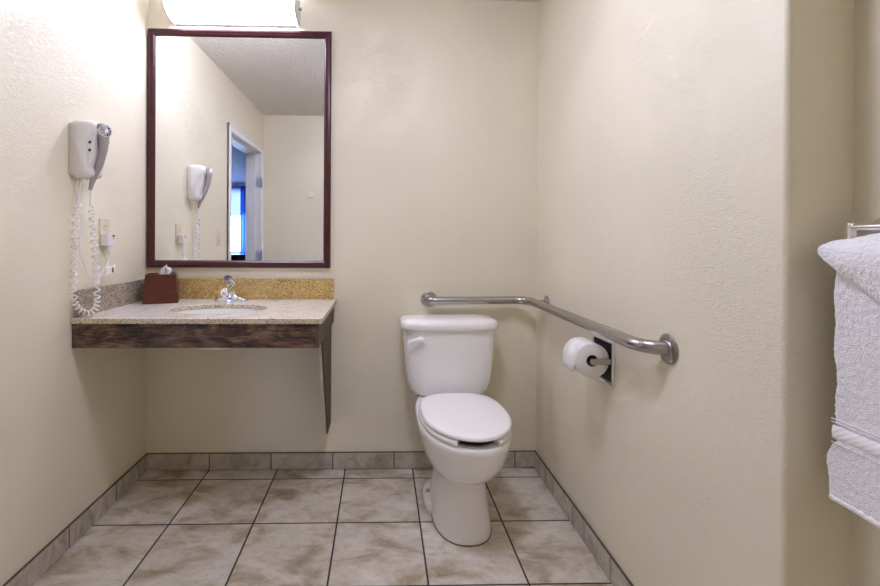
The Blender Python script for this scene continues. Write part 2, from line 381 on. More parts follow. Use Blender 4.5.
# ================================================================== ADDED CEILING FILL (unseen, lifts floor and toilet)
t_ = thing('added_ceiling_fill', 'unseen round fill light added on the ceiling above the open floor', 'light', (.05, -1.18, ZC))
bm = B(); lathe(bm, [(.165, 0), (.165, .018), (.150, .022)], (.05, -1.18, ZC-.0005), (0, 0, -1), 40); obj('rim', bm, M['lampend'], t_, smooth=True, angle=40)
bm = B(); lathe(bm, [(.149, .020), (.140, .045), (.11, .068), (.06, .082), (.001, .086)], (.05, -1.18, ZC-.0005), (0, 0, -1), 40)
mm = mat('ceiling_fill_diffuser', (.9, .9, .88), .4); bb_ = mm.node_tree.nodes['Principled BSDF']; bb_.inputs['Emission Color'].default_value = (*LAMPC, 1); bb_.inputs['Emission Strength'].default_value = CEIL_FILL
obj('diffuser', bm, mm, t_, smooth=True)

# ================================================================== VANITY
cz0, cz1, cyf, cxr = .841, .862, -.578, -.222
SX, SY, SA, SB = -.700, -.325, .205, .138       # sink centre and half axes
def ell(a, b, z, n=64, cx=SX, cy=SY): return [(cx+a*math.cos(2*PI*i/n), cy+b*math.sin(2*PI*i/n), z) for i in range(n)]
t_ = thing('countertop', 'speckled granite vanity top, paled by painted lamp glare, with backsplash, hung in the left corner', 'countertop', (-.70, 0, cz0))
bm = B()
def slab_outline(n=64):
    # points of the rectangular outline along the same angles as the ellipse so they can be bridged
    out = []
    x0, x1, y0, y1 = XL+.001, cxr, cyf, -.001
    for i in range(n):
        a = 2*PI*i/n; dx, dy = math.cos(a)*SA, math.sin(a)*SB
        tt = 1e9
        if dx > 1e-9: tt = min(tt, (x1-SX)/dx)
        if dx < -1e-9: tt = min(tt, (x0-SX)/dx)
        if dy > 1e-9: tt = min(tt, (y1-SY)/dy)
        if dy < -1e-9: tt = min(tt, (y0-SY)/dy)
        out.append([SX+dx*tt, SY+dy*tt])
    for cxx, cyy in ((x0, y0), (x1, y0), (x0, y1), (x1, y1)):
        k = min(range(n), key=lambda i: (out[i][0]-cxx)**2+(out[i][1]-cyy)**2); out[k] = [cxx, cyy]
    return out
so = slab_outline()
loft(bm, [ell(SA, SB, cz1), [(x, y, cz1) for x, y in so], [(x, y, cz0) for x, y in so], ell(SA, SB, cz0), ell(SA, SB, cz1)], False, False)
bmesh.ops.remove_doubles(bm, verts=bm.verts, dist=1e-5)
for f in bm.faces:
    f.normal_update()
    if abs(f.normal.z) < .5: f.material_index = 1
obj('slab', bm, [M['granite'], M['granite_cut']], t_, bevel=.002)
sh = .965
bm = B(); box(bm, XL+.021, -.236, -.020, -.001, cz1+.0005, sh); obj('backsplash', bm, M['granite_gold'], t_, bevel=.0015)
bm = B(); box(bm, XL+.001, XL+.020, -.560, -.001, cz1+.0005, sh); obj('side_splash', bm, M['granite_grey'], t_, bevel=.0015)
t_ = thing('vanity_support', 'dark reclaimed wood apron and tapering end leg under the granite top', 'vanity', (-.70, 0, .25))
az0 = .748
bm = B(); box(bm, XL+.002, -.247, -.570, -.548, az0, cz0-.0005); ap = obj('apron', bm, M['barn'], t_, bevel=.001)
bm = B(); lathe(bm, [(.0045, 0), (.0045, .0012)], (-.903, -.5698, .818), (0, -1, 0), 12); obj('knot', bm, M['knot'], ap)
bm = B(); box(bm, -.247, -.236, -.570, -.002, az0, cz0-.0005); obj('side_panel', bm, M['barn_side'], t_, bevel=.001)
bm = B(); prism(bm, [(-.380, az0), (-.002, az0), (-.002, .234), (-.150, .234)], 'x', -.266, -.2537); obj('leg_board', bm, M['board'], t_)
bm = B(); prism(bm, [(-.372, az0), (-.002, az0), (-.002, .238), (-.141, .238)], 'x', -.2535, -.2475); obj('leg_panel', bm, M['barn_dark'], t_)
bm = B(); box(bm, -1.15, -.27, -.04, -.002, .76, cz0-.001); box(bm, -1.15, -1.12, -.54, -.04, .76, cz0-.001); obj('wall_cleat', bm, M['board'], t_)
# sink
t_ = thing('sink_basin', 'white oval porcelain sink set under the granite cutout', 'sink', (SX, SY, .70))
bm = B(); R_ = []
for a, z in ((1.05, cz0-.001), (1.0, cz0-.001), (.985, .82), (.94, .785), (.84, .745), (.62, .715), (.35, .702), (.12, .698)): R_.append(ell(SA*a, SB*a, z))
out = []
for a, z in ((.12, .690), (.36, .694), (.64, .706), (.87, .736), (.97, .78), (1.02, .82), (1.05, cz0-.010)): out.append(ell(SA*a, SB*a, z))
loft(bm, R_+out+[R_[0]], False, False); bmesh.ops.remove_doubles(bm, verts=bm.verts, dist=1e-5)
obj('bowl', bm, M['sink'], t_, smooth=True, angle=70)
bm = B(); lathe(bm, [(.024, 0), (.024, .004), (.018, .005), (.016, .002), (.001, .002)], (SX, SY, .697), (0, 0, 1), 24); obj('drain', bm, M['chrome'], t_, smooth=True, angle=40)
# faucet
fx, fy, fz = -.716, -.105, cz1+.0005
t_ = thing('faucet', 'chrome single lever faucet behind the sink', 'faucet', (fx, fy, fz))
bm = B()
def oval(a, b, z, n=40, e=.72):
    o = []
    for i in range(n):
        c_, s_ = math.cos(2*PI*i/n), math.sin(2*PI*i/n)
        o.append((fx+a*math.copysign(abs(c_)**e, c_), fy+b*math.copysign(abs(s_)**e, s_), fz+z))
    return o
loft(bm, [oval(.078, .026, 0), oval(.079, .027, .006), oval(.074, .0255, .012), oval(.055, .024, .019), oval(.036, .0235, .026), oval(.026, .022, .036)])
obj('base', bm, M['chrome'], t_, smooth=True, angle=50)
bm = B(); P = smoothpts([(fx, fy, fz+.025), (fx, fy-.001, fz+.05), (fx, fy-.012, fz+.066), (fx, fy-.045, fz+.067), (fx, fy-.085, fz+.060), (fx, fy-.108, fz+.053)], 6)
n = len(P); tube(bm, P, [.027-.010*min(1, i/(n*.75)) for i in range(n)], 20, flat=1.15)
lathe(bm, [(.011, 0), (.011, .016), (.009, .017), (.001, .017)], (fx, fy-.100, fz+.057), (0, -.12, -1), 20)
obj('spout', bm, M['chrome'], t_, smooth=True, angle=50)
bm = B(); lathe(bm, [(.023, 0), (.0235, .012), (.021, .022), (.014, .030), (.001, .033)], (fx, fy-.004, fz+.064), (0, .1, 1), 24)
P = smoothpts([(fx, fy+.004, fz+.088), (fx, fy-.018, fz+.103), (fx, fy-.045, fz+.114), (fx, fy-.066, fz+.119)], 6); n = len(P)
tube(bm, P, [.018-.006*i/n for i in range(n)], 16, flat=1.3)
obj('lever', bm, M['chrome'], t_, smooth=True, angle=50)
# tissue box
bx, by = -1.040, -.122
t_ = thing('tissue_box', 'reddish brown wooden tissue box cover in the counter corner', 'tissue box', (bx, by, cz1))
bm = B()
BR = Matrix.Rotation(math.radians(20), 3, 'Z')
def sq(hw, z, cx=bx, cy=by): return [Vector((cx, cy, z))+BR@Vector((a*hw, b*hw, 0)) for a, b in ((-1, -1), (1, -1), (1, 1), (-1, 1))]
z0 = cz1+.0008; bz1 = z0+.134
hb, ht = .074, .064
loft(bm, [sq(hb, z0), sq(ht, bz1), sq(ht-.012, bz1), sq(ht-.012, bz1-.006)], True, False)
# top panel with a slot
ring_o = [Vector((bx, by, bz1-.006))+BR@Vector(((ht-.012)*c_, (ht-.012)*s_, 0)) for c_, s_ in ((-1, -1), (0, -1), (1, -1), (1, 0), (1, 1), (0, 1), (-1, 1), (-1, 0))]
ring_i = [Vector((bx, by, bz1-.006))+BR@Vector((.032*math.cos(a), .014*math.sin(a), 0)) for a in [math.atan2(s_, c_) for c_, s_ in ((-1, -1), (0, -1), (1, -1), (1, 0), (1, 1), (0, 1), (-1, 1), (-1, 0))]]
loft(bm, [ring_o, ring_i, [(x, y, z-.02) for x, y, z in ring_i]], False, False); bmesh.ops.remove_doubles(bm, verts=bm.verts, dist=1e-5)
obj('box_cover', bm, M['cherry'], t_, bevel=.0015)
bm = B(); random.seed(3); rings = []
for j in range(9):
    v = j/8; ww = (.024+.018*v)*(1-.72*max(0, v-.45)/.55); rr = []
    for i in range(13):
        u = i/12*2-1
        rr.append((bx+.006+u*ww+.016*v, by+.008*math.sin(u*5+v*3)+.004*random.uniform(-1, 1), bz1-.012+.052*v*(1-.22*abs(u)**1.5)+.004*math.sin(u*7)*v))
    rings.append(rr)
loft(bm, rings, False, False, closed=False)
o = obj('tissue', bm, M['paper'], None, smooth=True, angle=80); s_ = o.modifiers.new('s', 'SOLIDIFY'); s_.thickness = .0016
tag(o, 'white tissue standing out of the brown wooden box', 'tissue')

# ================================================================== TOILET
TC = Vector((.324, 0, 0)); TA = math.radians(2.2)
t_ = thing('toilet', 'white porcelain toilet with closed lid standing against the back wall', 'toilet', tuple(TC)); t_.rotation_euler.z = TA; t_['_o'] = (0, 0, 0)
def egg(hw, yf, yb, z, yc=None, n=56, eb=2.6, ef=2.0, hb=None):
    """egg outline: front tip at yf, back at yb"""
    if yc is None: yc = yb+(yf-yb)*.52
    o = []
    for i in range(n):
        a = 2*PI*i/n; c_, s_ = math.cos(a), math.sin(a)
        ex = ef if s_ < 0 else eb
        x = hw*math.copysign(abs(c_)**(2/ex), c_); y = abs(s_)**(2/ex)
        o.append((x, yc+(yf-yc)*y if s_ < 0 else yc+(yb-yc)*y, z))
    return o
bm = B()
rings = [egg(.118, -.602, -.14, 0, -.42, ef=2.3, eb=3), egg(.119, -.604, -.14, .012, -.42, ef=2.3, eb=3), egg(.116, -.602, -.142, .030, -.42, ef=2.3, eb=3),
 egg(.110, -.592, -.15, .07, -.42, ef=2.2, eb=3), egg(.101, -.578, -.155, .13, -.42, ef=2.1, eb=3), egg(.095, -.568, -.155, .18, -.42, ef=2.1, eb=2.8),
 egg(.094, -.566, -.15, .205, -.42), egg(.102, -.585, -.14, .225, -.43), egg(.126, -.635, -.12, .25, -.44), egg(.148, -.675, -.10, .28, -.45), egg(.165, -.707, -.085, .32, -.45),
 egg(.175, -.728, -.07, .36, -.46), egg(.181, -.740, -.06, .39, -.46), egg(.184, -.745, -.05, .405, -.46), egg(.184, -.746, -.045, .420, -.46), egg(.178, -.741, -.045, .428, -.46)]
# inner basin
rings += [egg(.140, -.700, -.26, .428, -.46), egg(.132, -.690, -.27, .418, -.46), egg(.125, -.670, -.28, .38, -.46), egg(.095, -.60, -.30, .30, -.44), egg(.05, -.50, -.34, .24, -.42), egg(.03, -.45, -.37, .22, -.41)]
loft(bm, rings, True, True)
obj('bowl', bm, M['porc'], t_, smooth=True, angle=60)
# foot flange with bolt caps
bm = B(); loft(bm, [egg(.138, -.45, -.150, 0, -.29, ef=2.4, eb=3.2), egg(.138, -.45, -.150, .022, -.29, ef=2.4, eb=3.2), egg(.130, -.44, -.155, .036, -.29, ef=2.4, eb=3.2), egg(.095, -.38, -.165, .044, -.29, ef=2.4, eb=3.2)]); obj('foot', bm, M['porc'], t_, smooth=True, angle=60)
for sx in (-1, 1):
    bm = B(); lathe(bm, [(.012, 0), (.011, .008), (.007, .013), (.001, .015)], (sx*.116, -.28, .034), (0, 0, 1), 16); obj('bolt_cap', bm, M['steel_dark'], t_, smooth=True)
bm = B(); loft(bm, [egg(.1205, -.606, -.14, -.0, -.42, ef=2.3, eb=3), egg(.1195, -.6045, -.14, .004, -.42, ef=2.3, eb=3)]); obj('caulk_line', bm, mat('old_caulk', (.20, .14, .06), .8), t_, smooth=True)
# tank
def rr(hw, y0, y1, z, e=5.0, n=56, bow=.012):
    yc, hy = (y0+y1)/2, abs(y1-y0)/2; o = []
    for i in range(n):
        a = 2*PI*i/n; c_, s_ = math.cos(a), math.sin(a)
        x = hw*math.copysign(abs(c_)**(2/e), c_); y = yc+hy*math.copysign(abs(s_)**(2/e), s_)
        if s_ < 0: y -= bow*(1-(x/hw)**2)
        o.append((x, y, z))
    return o
bm = B()
loft(bm, [rr(.12, -.185, -.03, .428), rr(.152, -.19, -.025, .431), rr(.176, -.196, -.022, .443), rr(.191, -.200, -.020, .465), rr(.202, -.203, -.018, .51), rr(.210, -.206, -.016, .58), rr(.2155, -.208, -.014, .66), rr(.218, -.209, -.012, .742)])
obj('tank', bm, M['porc'], t_, smooth=True, angle=60)
bm = B()
loft(bm, [rr(.214, -.206, -.012, .7425, 5, bow=.014), rr(.228, -.218, -.008, .745, 5, bow=.016), rr(.233, -.223, -.006, .754, 5, bow=.016), rr(.232, -.222, -.006, .771, 5, bow=.016), rr(.226, -.216, -.010, .783, 5, bow=.016), rr(.208, -.200, -.02, .790, 5, bow=.014), rr(.15, -.16, -.05, .7925, 4)])
obj('tank_lid', bm, M['porc'], t_, smooth=True, angle=60)
bm = B(); lathe(bm, [(.011, 0), (.012, .004), (.009, .010), (.006, .011)], (-.148, -.2135, .706), (0, -1, 0), 20)
P = smoothpts([(-.134, -.230, .703), (-.155, -.231, .704), (-.182, -.230, .700), (-.200, -.227, .692)], 5); tube(bm, P, [.0125-.006*i/len(P) for i in range(len(P))], 14, flat=.6)
box(bm, -.152, -.138, -.231, -.222, .700, .714)
obj('flush_lever', bm, M['seat'], t_, smooth=True, angle=50)
# seat (open front) and lid
bm = B(); n = 72; O_ = egg(.180, -.744, -.255, 0, -.47, n=n, eb=3.0); I_ = egg(.120, -.66, -.31, 0, -.47, n=n, eb=2.6)
keep = [i % n for i in range(n*3//4+5, n*3//4+5+n-9)]
def seatring(i):
    o, q = Vector(O_[i]), Vector(I_[i]); z0, z1 = .4295, .4535
    d = (q-o)
    return [o+Vector((0, 0, z0+.003)), o+d*.04+Vector((0, 0, z0)), q-d*.04+Vector((0, 0, z0)), q+Vector((0, 0, z0+.004)), q-d*.02+Vector((0, 0, z1-.006)), q-d*.12+Vector((0, 0, z1)), o+d*.14+Vector((0, 0, z1)), o+d*.02+Vector((0, 0, z1-.005)), o+Vector((0, 0, z1-.012))]
loft(bm, [seatring(i) for i in keep])
obj('seat', bm, M['seat'], t_, smooth=True, angle=60)
bm = B()
def lid(s, z, d=0): return egg(.176-d, -.742+d, -.262-d*.3, z, -.49, n=72, eb=3.0)
loft(bm, [lid(0, .4575, .012), lid(0, .4565, .004), lid(0, .459), lid(0, .466), lid(0, .4705, .003), lid(0, .473, .012), lid(0, .4745, .05), lid(0, .475, .11)])
obj('lid', bm, M['seat'], t_, smooth=True, angle=50)
for x in (-.075, .075):
    bm = B(); loft(bm, [rr_ for rr_ in [[(x-.018, -.262, z_), (x+.018, -.262, z_), (x+.018, -.232, z_), (x-.018, -.232, z_)] for z_ in (.4305, .456)]]); obj('hinge', bm, M['seat'], t_, bevel=.006)
for x, y in ((-.07, -.70), (.07, -.70)):
    bm = B(); lathe(bm, [(.007, 0), (.007, .0055)], (x, y, .4515), (0, 0, 1), 12); obj('bumper', bm, M['seat'], t_)
bm = B(); P = smoothpts([(-.135, -.12, .445), (-.134, -.12, .405), (-.118, -.11, .36), (-.10, -.07, .28), (-.10, -.045, .18)], 8); tube(bm, P, .0065, 12)
lathe(bm, [(.013, 0), (.013, .03), (.008, .032)], (-.135, -.12, .405), (0, 0, 1), 8)
tube(bm, [(-.10, -.045, .155), (-.10, -.045, .19)], .010, 12); tube(bm, [(-.10, -.06, .165), (-.10, -.001, .165)], .008, 12); lathe(bm, [(.022, 0), (.022, .004), (.009, .008)], (-.10, -.0015, .165), (0, -1, 0), 20)
obj('supply_hose', bm, M['steel_dark'], t_, smooth=True, angle=50)

# ================================================================== GRAB BAR
gz = .866; gr = .0192
t_ = thing('grab_bar', 'long brushed steel grab bar wrapping the right corner', 'grab bar', (.75, 0, gz))
def fillet(p0, p1, p2, r, n=8):
    a = (Vector(p0)-Vector(p1)).normalized(); b = (Vector(p2)-Vector(p1)).normalized(); c = Vector(p1)
    return [((1-s)**2)*(c+a*r)+2*s*(1-s)*c+s*s*(c+b*r) for s in [i/n for i in range(n+1)]]
gx = .738; gy = -.060
pts = [(.247, -.004, gz-.004)]+fillet((.247, 0, gz-.004), (.247, gy, gz-.004), (.7, gy, gz-.002), .030)+fillet((.3, gy, gz-.003), (gx, gy, gz), (gx, -1, gz+.002), .085, 12)+fillet((gx, -.2, gz), (gx, -1.089, gz+.003), (XR, -1.089, gz+.003), .095, 14)
# flatten the last return so it ends on the wall
pts[-1] = Vector((XR-.004, -1.089, gz+.003))
bm = B(); tube(bm, pts, gr, 24); obj('bar', bm, M['steel'], t_, smooth=True, angle=60)
bm = B(); tube(bm, [(gx+.008, -.150, gz), (XR-.003, -.150, gz)], .013, 20); obj('support_post', bm, M['steel'], t_, smooth=True, angle=60)
for c_, ax, rd in (((.247, -.001, gz-.004), (0, -1, 0), .040), ((XR-.001, -.150, gz), (-1, 0, 0), .034), ((XR-.001, -1.089, gz+.003), (-1, 0, 0), .042)):
    bm = B(); lathe(bm, [(rd, 0), (rd, .003), (rd-.002, .0045), (gr+.004, .0055), (gr+.002, .009), (gr, .010)], c_, ax, 36)
    fl = obj('flange', bm, M['steel_dark'], t_, smooth=True, angle=35)
    A = Vector(ax); u = A.cross(Vector((0, 0, 1))).normalized(); v = Vector((0, 0, 1))
    for k in range(3):
        a = PI/2+k*2*PI/3+.5; p = Vector(c_)+A*.0045+(u*math.cos(a)+v*math.sin(a))*(rd-.0085)
        bm = B(); lathe(bm, [(.0045, 0), (.0038, .002), (.001, .0025)], p, ax, 12); o = obj('screw', bm, M['chrome'], fl, smooth=True)
        o.location = (0, 0, 0)

# ================================================================== TOILET PAPER HOLDER
py0, py1, pz0, pz1 = -.798, -.634, .664, .822
t_ = thing('toilet_paper_holder', 'recessed chrome toilet paper holder in the right wall', 'paper holder', (XR, -.707, .744))
bm = B(); fwid = .014; prof = [(0, 0), (0, -.005), (.003, -.009), (.010, -.008), (fwid, -.003), (fwid, 0)]; rings = []
for yy, zz, sy, sz in ((py0, pz0, 1, 1), (py1, pz0, -1, 1), (py1, pz1, -1, -1), (py0, pz1, 1, -1)):
    rings.append([(XR-.0005+b, yy+sy*a, zz+sz*a) for a, b in prof])
rings.append(rings[0]); loft(bm, rings, False, False); bmesh.ops.remove_doubles(bm, verts=bm.verts, dist=1e-6)
obj('frame', bm, M['chrome'], t_, smooth=True, angle=30)
bm = B(); box(bm, XR-.003, XR-.0006, py0+.010, py1-.010, pz0+.010, pz1-.010); obj('recess_panel', bm, M['black'], t_)
rcx, rcz, rr_ = .731, .752, .0600
for yy, w_ in ((-.787, 1), (-.637, 1)):
    bm = B(); box(bm, rcx-.010, XR-.002, yy-.004, yy+.004, rcz-.010, rcz+.010); lathe(bm, [(.0105, 0), (.0105, .010), (.007, .012)], (rcx-.004, yy-.005, rcz), (0, 1, 0), 20)
    obj('arm', bm, M['steel'] if yy < -.7 else M['chrome'], t_, bevel=.0015)
bm = B(); tube(bm, [(rcx, -.782, rcz), (rcx, -.642, rcz)], .007, 16); obj('spindle', bm, M['chrome'], t_, smooth=True)
t_ = thing('toilet_paper_roll', 'white toilet paper roll with loose end on the wall holder', 'toilet paper', (rcx, -.71, rcz))
y0_, y1_ = -.775, -.668
bm = B(); lathe(bm, [(.020, 0), (rr_-.0015, 0), (rr_, .0015), (rr_, y1_-y0_-.0015), (rr_-.0015, y1_-y0_), (.020, y1_-y0_)], (rcx, y0_, rcz), (0, 1, 0), 64)
bm.faces.ensure_lookup_table()
for f in [f for f in bm.faces if len(f.verts) > 10]: bm.faces.remove(f)
obj('roll', bm, M['paper'], t_, smooth=True, angle=50)
bm = B(); lathe(bm, [(.0205, 0), (.0205, y1_-y0_), (.0190, y1_-y0_), (.0190, 0)], (rcx, y0_, rcz), (0, 1, 0), 40)
for f in [f for f in bm.faces if len(f.verts) > 10]: bm.faces.remove(f)
obj('core', bm, M['card'], t_, smooth=True, angle=50)
bm = B(); outl = []
for i in range(10): a = PI*.55+PI*.45*i/9; outl.append((rcx+(rr_+.0008)*math.cos(a), rcz+(rr_+.0008)*math.sin(a)))
outl += [(rcx-rr_-.0012, rcz-.02), (rcx-rr_-.003, rcz-.042)]
loft(bm, [[(x, y0_+.004, z) for x, z in outl], [(x, y1_-.004, z) for x, z in outl]], False, False, closed=False)
o = obj('loose_sheet', bm, M['paper'], t_, smooth=True, angle=80); s_ = o.modifiers.new('s', 'SOLIDIFY'); s_.thickness = .0009

# ================================================================== HAIR DRYER
hy = -.538
t_ = thing('hair_dryer', 'white wall mounted hair dryer with coiled cord on the left wall', 'hair dryer', (XL, hy, 1.40))
W = XL+.001
outline = [(W, 1.400), (W, 1.602), (W+.02, 1.612), (W+.060, 1.611), (W+.088, 1.604), (W+.100, 1.592), (W+.100, 1.570), (W+.092, 1.548), (W+.074, 1.524), (W+.064, 1.495), (W+.064, 1.462), (W+.070, 1.435), (W+.074, 1.412), (W+.066, 1.398), (W+.040, 1.390), (W+.012, 1.391)]
def body_rings(outline, y0, y1, taper):
    cx_ = sum(p[0] for p in outline)/len(outline); cz_ = sum(p[1] for p in outline)/len(outline)
    R_ = []
    for f, s_ in ((0, 1-taper), (.06, 1-taper*.45), (.16, 1-taper*.1), (.5, 1), (.84, 1-taper*.1), (.94, 1-taper*.45), (1, 1-taper)):
        R_.append([(W+(x-W)*s_, y0+(y1-y0)*f, cz_+(z-cz_)*s_) for x, z in outline])
    return R_
bm = B(); loft(bm, body_rings(outline, hy-.054, hy+.054, .14)); o = obj('housing', bm, M['white_pl'], t_, smooth=True, angle=75)
bm = B(); core = [(W+.05, 1.41), (W+.05, 1.56), (W+.090, 1.575), (W+.088, 1.52), (W+.078, 1.47), (W+.068, 1.42)]
prism(bm, core, 'y', hy-.047, hy+.047); hc = obj('cradle', bm, M['white_pl'], t_, bevel=.004)
for z in (1.495, 1.525):
    for sy in (-1,):
        bm = B(); lathe(bm, [(.006, 0), (.005, .0015), (.001, .002)], (W+.074, hy+sy*.0470, z), (0, sy, 0), 14); obj('button', bm, M['navy'], hc).location = (0, 0, 0)
bm = B()
P = smoothpts([(W+.100, hy-.012, 1.600), (W+.104, hy-.014, 1.576), (W+.106, hy-.012, 1.545), (W+.102, hy-.008, 1.500), (W+.088, hy-.004, 1.455), (W+.070, hy, 1.415), (W+.055, hy, 1.380), (W+.048, hy, 1.350)], 6)
n = len(P); rad = []
for i in range(n):
    u = i/(n-1); rad.append(.016 if i == 0 else (.027 if u < .06 else .030-.013*min(1, max(0, u-.12)/.35)-.008*max(0, u-.6)/.4))
rings = []
for i, p in enumerate(P):
    T_ = (P[min(i+1, n-1)]-P[max(i-1, 0)]).normalized(); N_ = Vector((0, 1, 0)); X_ = T_.cross(N_)
    rings.append([p+N_*math.cos(a)*rad[i]+X_*math.sin(a)*rad[i]*.62 for a in [2*PI*k/24 for k in range(24)]])
loft(bm, rings); hs = obj('handset', bm, M['grey_pl'], t_, smooth=True, angle=70)
gc = Vector((W+.1175, hy-.022, 1.573)); ga = Vector((1, -.50, .10)).normalized()
bm = B(); lathe(bm, [(.0265, -.016), (.0255, 0), (.024, .0025), (.022, .0015)], gc, ga, 32); go = obj('grille', bm, M['grille'], hs, smooth=True, angle=40); go.location = (0, 0, 0)
bm = B(); lathe(bm, [(.022, 0), (.0215, .0016)], gc, ga, 32); o = obj('grille_opening', bm, M['navy'], hs); o.location = (0, 0, 0)
bm = B(); u = ga.cross(Vector((0, 1, 0))).normalized(); v = ga.cross(u)
for k in range(10):
    a = 2*PI*k/10; d = u*math.cos(a)+v*math.sin(a); tube(bm, [gc+ga*.0022+d*.004, gc+ga*.0022+d*.0225], .0014, 6)
lathe(bm, [(.0085, .0015), (.0085, .0035), (.005, .0045)], gc, ga, 16); o = obj('grille_spokes', bm, M['grille'], hs, smooth=True); o.location = (0, 0, 0)
for z, dx in ((1.512, .1110), (1.534, .1160)):
    bm = B(); box(bm, W+dx-.004, W+dx+.0015, hy-.004, hy+.004, z-.005, z+.005); o = obj('switch', bm, M['navy'], hs, bevel=.001); o.location = (0, 0, 0)
# coiled cord: one loop from the housing down to the counter and back up to the handset
def resample(P, step):
    L = [0]
    for a, b in zip(P, P[1:]): L.append(L[-1]+(b-a).length)
    out = []; k = 0; s = 0
    while s < L[-1]:
        while L[k+1] < s: k += 1
        tt = (s-L[k])/max(1e-9, L[k+1]-L[k]); out.append(P[k].lerp(P[k+1], tt)); s += step
    return out
ax_ = smoothpts([(W+.030, -.580, 1.315), (W+.026, -.588, 1.20), (W+.022, -.592, 1.05), (W+.022, -.592, .95), (W+.030, -.585, .905), (W+.048, -.565, .881), (W+.062, -.545, .881), (W+.066, -.525, .905), (W+.060, -.516, .96), (W+.056, -.516, 1.06), (W+.052, -.520, 1.16), (W+.048, -.528, 1.26), (W+.048, -.536, 1.300)], 12)
A_ = resample(ax_, .0016); N_ = None; hel = []; ph = 0
for i, p in enumerate(A_):
    T_ = (A_[min(i+1, len(A_)-1)]-A_[max(i-1, 0)]).normalized()
    if N_ is None: N_ = Vector((1, 0, 0))
    N_ = (N_-T_*N_.dot(T_)).normalized(); Bn = T_.cross(N_)
    pitch = .029 if p.z > .93 else .015
    ph += 2*PI*.0016/pitch; env = min(1, i/14, (len(A_)-1-i)/14)
    hel.append(p+(N_*math.cos(ph)+Bn*math.sin(ph))*.0102*env)
hel = [Vector((W+.032, -.560, 1.395)), Vector((W+.031, -.574, 1.345))]+hel+[Vector((W+.048, -.537, 1.330)), Vector((W+.048, hy, 1.353))]
bm = B(); tube(bm, hel, .0029, 7); obj('coiled_cord', bm, M['cord'], t_, smooth=True, angle=80)
bm = B(); lathe(bm, [(.007, 0), (.0055, .025), (.0035, .03)], (W+.034, -.560, 1.397), (0, 0, -1), 14); obj('strain_relief', bm, M['white_pl'], t_, smooth=True)
# straight supply cord to the plug
w2 = W+.018
P = smoothpts([(W+.020, -.566, 1.395), (W+.016, -.572, 1.34), (w2, -.560, 1.271), (w2, -.545, 1.234), (w2, -.553, 1.123), (w2+.004, -.531, 1.06), (w2+.008, -.509, 1.010), (w2+.010, -.471, .987), (w2+.010, -.432, 1.020), (w2+.008, -.398, 1.044), (w2+.006, -.372, 1.075), (w2+.006, -.368, 1.115), (w2+.006, -.372, 1.136)], 8)
bm = B(); tube(bm, P, .0026, 10); obj('power_cord', bm, M['cord'], t_, smooth=True, angle=80)
bm = B(); box(bm, XL+.0075, XL+.040, -.404, -.346, 1.133, 1.183); lathe(bm, [(.007, 0), (.0065, .012), (.0035, .03)], (w2+.006, -.372, 1.134), (0, 0, -1), 14)
pl = obj('plug', bm, M['white_pl'], t_, bevel=.003)
bm = B(); box(bm, XL+.0405, XL+.0415, -.376, -.358, 1.170, 1.178); obj('test_button', bm, M['red'], pl).location = (0, 0, 0)
bm = B(); box(bm, XL+.0405, XL+.0415, -.372, -.362, 1.160, 1.167); obj('reset_button', bm, M['yellow'], pl).location = (0, 0, 0)
bm = B(); 
rings = []
for j in range(6):
    x = j/5; rings.append([(w2+.012+.016*math.sin(x*3.0)+dx, -.412+.060*x, 1.028+.012*x+dz*(1+.3*math.sin(x*9))) for dx, dz in ((-.002, -.013), (.004, -.012), (.006, .011), (0, .014))])
loft(bm, rings); wt = obj('cord_tag', bm, M['paper'], t_, smooth=True, angle=40); 
bm = B(); box(bm, w2+.026, w2+.0355, -.3925, -.3895, 1.022, 1.042); obj('red_stripe', bm, M['red'], wt).location = (0, 0, 0)
wt['label'] = 'white folded tag with a red stripe on the cord'
# outlet plate and light switch
def plate(name, yc, zc, label, cat):
    t = thing(name, label, cat, (XL, yc, zc))
    bm = B(); box(bm, XL+.0005, XL+.006, yc-.036, yc+.036, zc-.058, zc+.058); obj('cover_plate', bm, M['ivory'], t, bevel=.0025)
    return t
t = plate('wall_outlet', -.366, 1.190, 'ivory wall outlet with the hair dryer plugged in', 'outlet')
for dz in (.020, -.020):
    bm = B(); lathe(bm, [(.0165, 0), (.0165, .002), (.001, .0022)], (XL+.0055, -.366, 1.190+dz), (1, 0, 0), 24); so_ = obj('socket', bm, M['ivory'], t, smooth=True, angle=40)
    if dz > 0:
        for yy, zz, hgt in ((-.0065, .004, .007), (.0065, .004, .006), (0, -.008, .004)):
            bm = B(); box(bm, XL+.0078, XL+.0082, -.366+yy-.0012, -.366+yy+.0012, 1.190+dz+zz-hgt/2, 1.190+dz+zz+hgt/2); obj('slot', bm, M['black'], so_).location = (0, 0, 0)
t = plate('light_switch', -1.03, 1.170, 'ivory wall switch plate beside the doorway, reflected in the mirror', 'switch')
for dz in (.026, -.026):
    bm = B(); prism(bm, [(XL+.006, 1.17+dz-.012), (XL+.0085, 1.17+dz-.012), (XL+.013, 1.17+dz+.010), (XL+.006, 1.17+dz+.012)], 'y', -1.038, -1.022); obj('toggle', bm, M['white_pl'], t, bevel=.001)
# door stop on the rear wall
t = thing('door_stop', 'round pale wall bumper on the rear wall, reflected in the mirror', 'door stop', (-.70, YR, 1.60))
bm = B(); lathe(bm, [(.036, 0), (.036, .003), (.030, .008), (.016, .009), (.001, .007)], (-.70, YR+.0005, 1.60), (0, 1, 0), 32); obj('bumper', bm, M['wall'], t, smooth=True)

